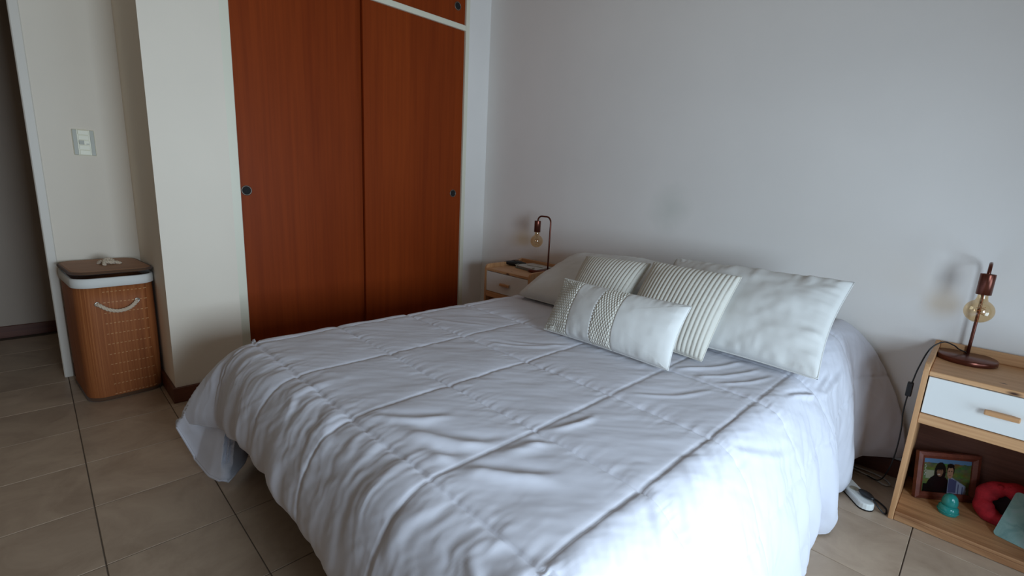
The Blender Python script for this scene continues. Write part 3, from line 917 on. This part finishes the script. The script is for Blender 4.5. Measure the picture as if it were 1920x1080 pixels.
# ------------------------------------------------------------------ bedside lamps
def lamp(px, py, ang, zb, label, cord_pts, cord_end=None):
    """px,py: foot of the pole; ang: horizontal direction of the arch"""
    dx, dy = math.cos(ang), math.sin(ang)
    R = 0.083
    bx, by = px + dx * 0.058, py + dy * 0.058
    t = thing('table_lamp', label, 'lamp', (bx, by, zb), 'matching bedside lamps')
    lathe('base', [(R - 0.002, 0.0), (R, 0.002), (R, 0.0155), (R - 0.0025, 0.018), (0.0005, 0.018)], (bx, by, zb), M_COPPER, t, 48, cap=False)
    H = 0.352; arm = 0.108; r = 0.034
    pts = [(px, py, zb + 0.01 + k * (H - r - 0.01) / 6) for k in range(7)]
    for k in range(1, 9):
        a = k / 8 * math.pi / 2
        pts.append((px + dx * r * (1 - math.cos(a)), py + dy * r * (1 - math.cos(a)), zb + H - r + r * math.sin(a)))
    for k in range(9):
        a = k / 8 * math.pi / 2
        q = arm - r + r * math.sin(a)
        pts.append((px + dx * q, py + dy * q, zb + H - r + r * math.cos(a)))
    pts.append((px + dx * arm, py + dy * arm, zb + 0.316))
    tube('pole', pts, 0.0052, M_COPPER, t, 12)
    sx, sy = px + dx * arm, py + dy * arm
    lathe('socket', [(0.0065, 0.322), (0.020, 0.321), (0.0205, 0.319), (0.0205, 0.2505), (0.0195, 0.250), (0.0185, 0.2515), (0.0180, 0.300)], (sx, sy, zb), M_COPPER, t, 32, cap=False)
    prof = []
    rb, zc = 0.040, 0.192
    for k in range(0, 22):
        a = -math.pi / 2 + k / 21 * (math.pi * 0.86)
        prof.append((max(0.0004, rb * math.cos(a)), zc + rb * math.sin(a)))
    prof += [(0.0145, 0.2365), (0.0135, 0.246), (0.0135, 0.256)]
    b = lathe('bulb', prof, (sx, sy, zb), M_BULB, t, 36, cap=False)
    lathe('stem', [(0.007, 0.256), (0.005, 0.235), (0.0035, 0.215), (0.003, 0.200)], (sx, sy, zb), M_GLASS, b, 12)
    fil = []
    for k in range(61):
        a = k / 60 * math.pi * 6
        rr = 0.013 + 0.004 * math.sin(a * 1.5)
        fil.append((sx + rr * math.cos(a), sy + rr * math.sin(a), zb + 0.178 + 0.030 * k / 60))
    tube('filament', fil, 0.0007, M_FIL, b, 5)
    if cord_pts:
        cp = spline(cord_pts, 8)
        c = tube('cord', cp, 0.0024, M_BLACK, t, 8)
    return t
cordR = [(2.748, -0.052, 0.587), (2.728, -0.085, 0.600), (2.712, -0.12, 0.618), (2.684, -0.15, 0.628), (2.655, -0.17, 0.598), (2.638, -0.18, 0.53), (2.630, -0.18, 0.47),
         (2.625, -0.18, 0.41), (2.624, -0.18, 0.34), (2.630, -0.18, 0.27), (2.630, -0.18, 0.18), (2.622, -0.18, 0.10), (2.60, -0.15, 0.03), (2.56, -0.10, 0.006), (2.50, -0.06, 0.005)]
LR_ = lamp(2.753, -0.038, -math.pi / 2, 0.5665, 'brown metal arched lamp with round amber bulb on the right nightstand', cordR)
sw = box('inline_switch', (2.617, -0.189, 0.408), (2.635, -0.171, 0.462), M_BLACK, LR_, 0.003, 2)
LL_ = lamp(0.800, -0.15, math.pi, 0.5665, 'brown metal arched lamp with round amber bulb on the far corner nightstand', None)

# ------------------------------------------------------------------ things on the far nightstand
def glasses_case():
    t = thing('glasses_case', 'black rounded case lying at the back of the far corner nightstand', 'case', (0.478, -0.14, 0.567))
    rings = []
    for k in range(13):
        a = k / 12; q = math.sin(math.pi * (0.04 + 0.92 * a)) ** 0.5
        cx, cy = 0.415 + 0.13 * a + 0.0, -0.175 + 0.085 * a
        cx = 0.428 + (0.128) * a
        rg = []
        for m in range(14):
            b = 2 * math.pi * m / 14
            rg.append((cx - 0.030 * q * math.cos(b) * 0.55, cy + 0.030 * q * math.cos(b) * 0.84, 0.567 + 0.017 + 0.017 * q * math.sin(b)))
        rings.append(rg)
    loft('case_body', rings, M_BLACK, t)
    tube('hinge_band', spline([(0.436, -0.150, 0.588), (0.485, -0.120, 0.603), (0.545, -0.085, 0.588)], 6), 0.002, M_DKMETAL, t, 6)
    lathe('snap_button', [(0.005, 0), (0.004, 0.003), (0.0005, 0.0035)], (0.497, -0.142, 0.600), M_DKMETAL, t, 12, cap=False)
glasses_case()
def notebook():
    t = thing('notebook', 'pale grey notebook lying closed on the far corner nightstand', 'notebook', (0.65, -0.14, 0.567))
    c = np.array([(0.545, -0.185), (0.762, -0.215), (0.745, -0.035), (0.56, -0.025)])
    def slab(nm, z0, z1, g, mat):
        m = c.mean(0); q = m + (c - m) * (1 + g)
        V = [(p[0], p[1], z0) for p in q] + [(p[0], p[1], z1) for p in q]
        return mesh(nm, V, [(3, 2, 1, 0), (4, 5, 6, 7), (0, 1, 5, 4), (1, 2, 6, 5), (2, 3, 7, 6), (3, 0, 4, 7)], mat, t)
    slab('back_cover', 0.567, 0.570, 0.0, plain('grey_green_card', srgb(120, 128, 122), 0.6))
    slab('pages', 0.570, 0.584, -0.04, plain('paper_edges', srgb(150, 152, 146), 0.8, 0, 0.15))
    slab('front_cover', 0.584, 0.587, 0.0, plain('pale_grey_cover', srgb(205, 205, 202), 0.5, 0, 0.06))
    for k in range(2):
        a, b = c[0], c[1]
        p = a + (b - a) * (0.08 + 0.74 * k)
        d = (c[2] + c[3] - a - b) / 2; d = d / np.linalg.norm(d)
        v, f = tube_geo([tuple(p - d * 0.003) + (0.568,), tuple(p - d * 0.004) + (0.578,), tuple(p + d * 0.0) + (0.590,), tuple(p + d * 0.02) + (0.590,)], 0.0035, 8)
        mesh('clasp', v, f, M_SWGREY, t, True)
    pen = tube('pen_line', [(0.60, -0.13, 0.5885), (0.735, -0.12, 0.5885)], 0.0018, M_SWGREY, t, 6)
    pen.name = 'elastic_band'
notebook()

# ------------------------------------------------------------------ things on the right nightstand's shelf
SH = 0.0362
def photo_frame():
    A = Vector((2.703, -0.190, SH)); B = Vector((2.868, -0.050, SH))
    ux = (B - A).normalized(); n = Vector((ux.y, -ux.x, 0))       # n points to the viewer
    tilt = math.radians(9)
    up = (Vector((0, 0, 1)) * math.cos(tilt) - n * math.sin(tilt)).normalized()
    fn = ux.cross(up).normalized()
    W, H, b = (B - A).length, 0.176, 0.024
    t = thing('photo_frame', 'dark red-brown wooden photo frame with a couple, on the nightstand shelf', 'photo frame', A + ux * W / 2)
    P = lambda x, z, d: A + ux * x + up * z + fn * d
    def bar(pts):     # mitred bar: front quad with raised middle
        bm = bmesh.new()
        o_, i_ = pts
        f0 = [bm.verts.new(P(x, z, 0.0)) for x, z in (o_[0], o_[1], i_[1], i_[0])]
        mid = [((o_[k][0] + i_[k][0]) / 2, (o_[k][1] + i_[k][1]) / 2) for k in (0, 1)]
        fm = [bm.verts.new(P(x, z, 0.016)) for x, z in (o_[0], o_[1])]
        fc = [bm.verts.new(P(x, z, 0.019)) for x, z in mid]
        fi = [bm.verts.new(P(x, z, 0.012)) for x, z in i_]
        for q in ((f0[0], f0[1], fm[1], fm[0]), (fm[0], fm[1], fc[1], fc[0]), (fc[0], fc[1], fi[1], fi[0]), (fi[0], fi[1], f0[2], f0[3]), (f0[3], f0[2], f0[1], f0[0]),
                  (f0[0], fm[0], fc[0], fi[0], f0[3]), (f0[1], f0[2], fi[1], fc[1], fm[1])):
            bm.faces.new(q)
        bmobj('frame_bar', bm, M_FRAME, t)
    O = [(0, 0), (W, 0), (W, H), (0, H)]; I = [(b, b), (W - b, b), (W - b, H - b), (b, H - b)]
    for k in range(4):
        l = (k + 1) % 4; bar(((O[k], O[l]), (I[k], I[l])))
    # the print: a flat picture, coloured per vertex
    nx, nz = 96, 72
    gx, gz = np.meshgrid(np.linspace(0, 1, nx), np.linspace(0, 1, nz), indexing='ij')
    asp = (W - 2 * b) / (H - 2 * b)
    col = np.zeros((nx, nz, 3))
    sky = np.array(srgb(110, 150, 190)[:3]); sea = np.array(srgb(70, 100, 140)[:3])
    col[:] = sky
    hor = 0.84
    fld = np.stack([0.16 + 0.12 * fbm(gx * 9, gz * 12), 0.20 + 0.14 * fbm(gx * 9 + 2, gz * 12), 0.07 + 0.05 * fbm(gx * 7, gz * 9)], -1)
    col = np.where((gz < hor + 0.02 * fbm(gx * 8, gx))[..., None], np.clip(fld, 0.01, 1), col)
    col = np.where(((gz < 0.62) & (gz > 0.4) & (gx < 0.26) & (gx > 0.1))[..., None], np.array(srgb(176, 176, 150)[:3]), col)
    def ell(cx, cz, rx, rz): return ((gx - cx) / rx) ** 2 + ((gz - cz) / rz) ** 2 < 1
    blk = np.array(srgb(14, 13, 15)[:3]); skin = np.array(srgb(196, 150, 120)[:3]); skin2 = np.array(srgb(150, 108, 84)[:3]); hair = np.array(srgb(22, 17, 15)[:3])
    def put(m, c): 
        col[m] = c
    SHADE = 0.6  # shade inside the shelf, multiplied into the print's colours
    put(ell(0.38, 0.60, 0.115, 0.27), hair)
    put(ell(0.36, 0.10, 0.25, 0.42), blk); put((gz < 0.25) & (gx > 0.06) & (gx < 0.56), blk)
    put(ell(0.375, 0.60, 0.060, 0.135), skin2)
    put(ell(0.36, 0.525, 0.026, 0.018), np.array(srgb(230, 215, 205)[:3]))
    put(ell(0.365, 0.74, 0.08, 0.09), hair)
    shirt = np.array(srgb(176, 186, 214)[:3]); vest = np.array(srgb(96, 100, 140)[:3])
    put((gx > 0.55) & (gx < 0.93 - 0.10 * gz) & (gz < 0.47 - (gx - 0.62) * 0.75), shirt)
    put((gx > 0.56) & (gx < 0.72) & (gz < 0.44 - (gx - 0.6) * 0.4) & (gz > 0.05), vest)
    put(((gx * 24) % 2 < 0.5) & (gx > 0.72) & (gx < 0.92) & (gz < 0.40 - (gx - 0.62) * 0.75), vest)
    put(ell(0.585, 0.66, 0.075, 0.19), hair)
    put(ell(0.580, 0.60, 0.062, 0.165), skin)
    put(ell(0.575, 0.79, 0.07, 0.06), hair)
    put(ell(0.556, 0.64, 0.012, 0.014), hair); put(ell(0.602, 0.64, 0.012, 0.014), hair); put(ell(0.578, 0.52, 0.022, 0.010), np.array(srgb(140, 80, 70)[:3]))
    put(ell(0.354, 0.635, 0.010, 0.013), hair); put(ell(0.393, 0.635, 0.010, 0.013), hair)
    for k in range(7):      # faint white pen writing at the left edge of the print
        put(ell(0.075 + 0.012 * (k % 2), 0.50 + 0.045 * k, 0.012, 0.014), np.array(srgb(214, 214, 206)[:3]))
    V = [P(b - 0.004 + (W - 2 * b + 0.008) * gx[i, j], b - 0.004 + (H - 2 * b + 0.008) * gz[i, j], 0.006) for i in range(nx) for j in range(nz)]
    idx = np.arange(nx * nz).reshape(nx, nz)
    F = np.stack([idx[:-1, :-1], idx[1:, :-1], idx[1:, 1:], idx[:-1, 1:]], -1).reshape(-1, 4)
    mt = NT('photo_print'); at = mt.new('ShaderNodeVertexColor'); at.layer_name = 'print'
    mt.base(at.outputs[0]); mt.p.inputs['Roughness'].default_value = 0.25
    o = mesh('photo_print', V, F, mt.m, t)
    ca = o.data.color_attributes.new('print', 'FLOAT_COLOR', 'POINT')
    ca.data.foreach_set('color', np.concatenate([col * SHADE, np.ones((nx, nz, 1))], -1).ravel())
    bm = bmesh.new()
    vs = [bm.verts.new(P(x, z, d)) for d in (-0.002, 0.0) for x, z in ((0.004, 0.004), (W - 0.004, 0.004), (W - 0.004, H - 0.004), (0.004, H - 0.004))]
    for q in ((0, 1, 2, 3), (4, 5, 6, 7), (0, 1, 5, 4), (1, 2, 6, 5), (2, 3, 7, 6), (3, 0, 4, 7)): bm.faces.new([vs[k] for k in q])
    bmobj('backing', bm, M_BLACK, t)
M_FRAME = mat_wood('frame_wood', srgb(96, 46, 34), srgb(126, 66, 48), 'x', 1.5, 0.4)
photo_frame()

def insulator():
    t = NT('turquoise_glass'); t.base(srgb(46, 160, 152)); t.set(Roughness=0.15, IOR=1.5); t.p.inputs['Transmission Weight'].default_value = 0.25
    o = thing('turquoise_ornament', 'small turquoise glass ornament with a dome top, before the photo frame', 'ornament', (2.806, -0.222, SH))
    lathe('skirt', [(0.0255, 0.0), (0.0275, 0.003), (0.0285, 0.016), (0.0275, 0.026), (0.0225, 0.031), (0.0195, 0.033)], (2.806, -0.222, SH), t.m, o, 32)
    lathe('dome', [(0.0195, 0.033), (0.0225, 0.0365), (0.0228, 0.044), (0.0215, 0.055), (0.0175, 0.066), (0.011, 0.073), (0.0005, 0.0755)], (2.806, -0.222, SH), t.m, o, 32, cap=False)
    v, f = tube_geo([(2.806 + 0.0288 * math.cos(a), -0.222 + 0.0288 * math.sin(a), SH + 0.012) for a in np.linspace(0, 2 * math.pi, 33)[:-1]], 0.0022, 8, True)
    mesh('rim_ring', v, f, t.m, o, True)
insulator()

def red_ring():
    red = NT('red_felt'); v = red.coord(); n = red.noise(v, 30, 4)
    red.base(red.ramp(n, [(0.3, srgb(150, 20, 34)), (0.7, srgb(205, 36, 52))]))
    red.bump(red.noise(v, 160, 3), 0.4, 0.004); red.set(Roughness=0.8)
    c = Vector((2.945, -0.135, SH + 0.064))
    o = thing('red_felt_ring', 'lumpy red felt ring with a dark hollow middle, beside the photo frame', 'ornament', (c.x, c.y, SH))
    ax = Vector((-0.25, -0.80, 0.60)).normalized()
    q = ax.to_track_quat('Z', 'Y').to_matrix()
    Rm, rt = 0.058, 0.027
    nu, nv = 72, 28
    V = []
    for i in range(nu):
        a = 2 * math.pi * i / nu
        lump = 1 + 0.10 * math.sin(5 * a + 0.6) + 0.06 * math.sin(9 * a)
        for j in range(nv):
            b = 2 * math.pi * j / nv
            r = rt * lump * (1 + 0.07 * math.sin(3 * b + 2 * a))
            p = q @ Vector(((Rm + r * math.cos(b)) * math.cos(a), (Rm + r * math.cos(b)) * math.sin(a), r * 0.85 * math.sin(b)))
            z = max(c.z + p.z, SH + 0.0005)
            V.append((c.x + p.x, c.y + p.y, z))
    F = [(i * nv + j, ((i + 1) % nu) * nv + j, ((i + 1) % nu) * nv + (j + 1) % nv, i * nv + (j + 1) % nv) for i in range(nu) for j in range(nv)]
    mesh('ring', V, F, red.m, o, True)
    dk = plain('dark_hollow_felt', srgb(26, 12, 14), 0.9)
    lathe('hollow', [(0.047, 0.004), (0.036, -0.006), (0.0005, -0.010)], c, dk, o, 28, tuple(ax), cap=False)
    for k in range(3):
        a = 1.2 + k * 0.45
        p0 = c + q @ Vector((Rm * math.cos(a), Rm * math.sin(a), rt * 0.80))
        lathe('felt_petal', [(0.010, -0.004), (0.008, 0.003), (0.0005, 0.006)], p0, red.m, o, 10, tuple(ax), cap=False)
red_ring()

def teal_book():
    A = Vector((2.922, -0.246, SH)); ux = Vector((0.955, -0.296, 0)).normalized()
    up = Vector((0.040, 0.118, 0.130)).normalized(); up = (up - ux * up.dot(ux)).normalized()
    n = ux.cross(up).normalized()
    tm = NT('teal_marbled_cover'); v = tm.coord(); nn = tm.noise(v, 22, 4, 0.6, 0.8)
    tm.base(tm.ramp(nn, [(0.3, srgb(112, 158, 158)), (0.55, srgb(146, 188, 184)), (0.75, srgb(160, 190, 192))])); tm.set(Roughness=0.4)
    o = thing('teal_notebook', 'pale teal marbled notebook leaning against the red felt ring', 'book', A)
    W, H = 0.115, 0.175
    out = rrect(0, W, 0, H, 0.012, 5)
    def slab(nm, d0, d1, g, mat):
        R0 = [tuple(A + ux * (x + (g if x < W / 2 else -g)) + up * (z + (g if z < H / 2 else -g)) + n * d0) for x, z in out]
        R1 = [tuple(A + ux * (x + (g if x < W / 2 else -g)) + up * (z + (g if z < H / 2 else -g)) + n * d1) for x, z in out]
        loft(nm, [R0, R1], mat, o, False)
    slab('front_cover', 0.0, 0.002, 0, tm.m)
    slab('pages', -0.010, 0.0, 0.003, plain('cream_pages', srgb(225, 220, 200), 0.8))
    slab('back_cover', -0.012, -0.010, 0, tm.m)
teal_book()

# ------------------------------------------------------------------ power strip, plug and cables on the floor
def power_strip():
    d = Vector((0.62, -0.785, 0)).normalized(); s = Vector((-d.y, d.x, 0))
    E_ = Vector((2.606, -0.372, 0)); L, w = 0.30, 0.027
    t = thing('power_strip', 'white power strip lying on the tiles beside the bed', 'power strip', (E_.x, E_.y, 0))
    out = []
    for k in range(9):
        a = -math.pi / 2 + math.pi * k / 8
        out.append((-w + w * math.cos(a), w * math.sin(a)))
    out += [(-L, w), (-L, -w)]
    def ring(z, g):
        return [tuple(E_ + d * (x * (1 if x > -L else 1)) + s * (y * (1 - g)) + Vector((0, 0, z)) + d * (-g * 0.02)) for x, y in out]
    loft('body', [ring(0.001, 0.0), ring(0.022, 0.0), ring(0.027, 0.06), ring(0.028, 0.2)], plain('white_plastic', srgb(226, 228, 224), 0.4), t, False)
    loft('base_edge', [ring(0.0, -0.03), ring(0.005, -0.03)], M_DKMETAL, t, False)
    for k in range(3):
        c = E_ + d * (-0.10 - 0.06 * k)
        lathe('socket', [(0.016, 0.028), (0.016, 0.0288), (0.014, 0.0288), (0.0005, 0.0284)], (c.x, c.y, 0), M_SWGREY, t, 18, cap=False)
    # black plug pushed into the strip
    p = thing('plug', 'black plug pushed into the white power strip', 'plug', (2.585, -0.335, 0.028))
    pa = Vector((2.562, -0.312, 0.030)); pb = Vector((2.610, -0.345, 0.030))
    ax = (pb - pa); ln = ax.length; ax.normalize(); sd = Vector((-ax.y, ax.x, 0))
    rings = []
    for k in range(11):
        u = k / 10; q = math.sin(math.pi * (0.06 + 0.90 * u)) ** 0.55
        c = pa + ax * ln * u
        rings.append([tuple(c + sd * 0.016 * q * math.cos(b) + Vector((0, 0, 0.010 + 0.011 * q * math.sin(b)))) for b in np.linspace(0, 2 * math.pi, 17)[:-1]])
    loft('plug_body', rings, M_BLACK, p)
    path = spline([tuple(pb + Vector((0, 0, 0.008))), (2.628, -0.352, 0.022), (2.646, -0.350, 0.006), (2.652, -0.335, 0.005), (2.645, -0.305, 0.006), (2.610, -0.272, 0.006), (2.566, -0.255, 0.006), (2.53, -0.22, 0.006)], 8)
    tube('plug_cord', path, 0.0030, M_BLACK, p, 8)
power_strip()
tag(tube('cable_loop', spline([(2.49, -0.02 - 0.04, 0.006), (2.56, -0.055, 0.006), (2.612, -0.075, 0.007), (2.632, -0.105, 0.006), (2.616, -0.125, 0.006), (2.57, -0.100, 0.006), (2.50, -0.085, 0.010)], 10), 0.003, M_CABLE, None, 8),
    'grey cable loop lying on the floor under the duvet edge by the nightstand', 'cable')
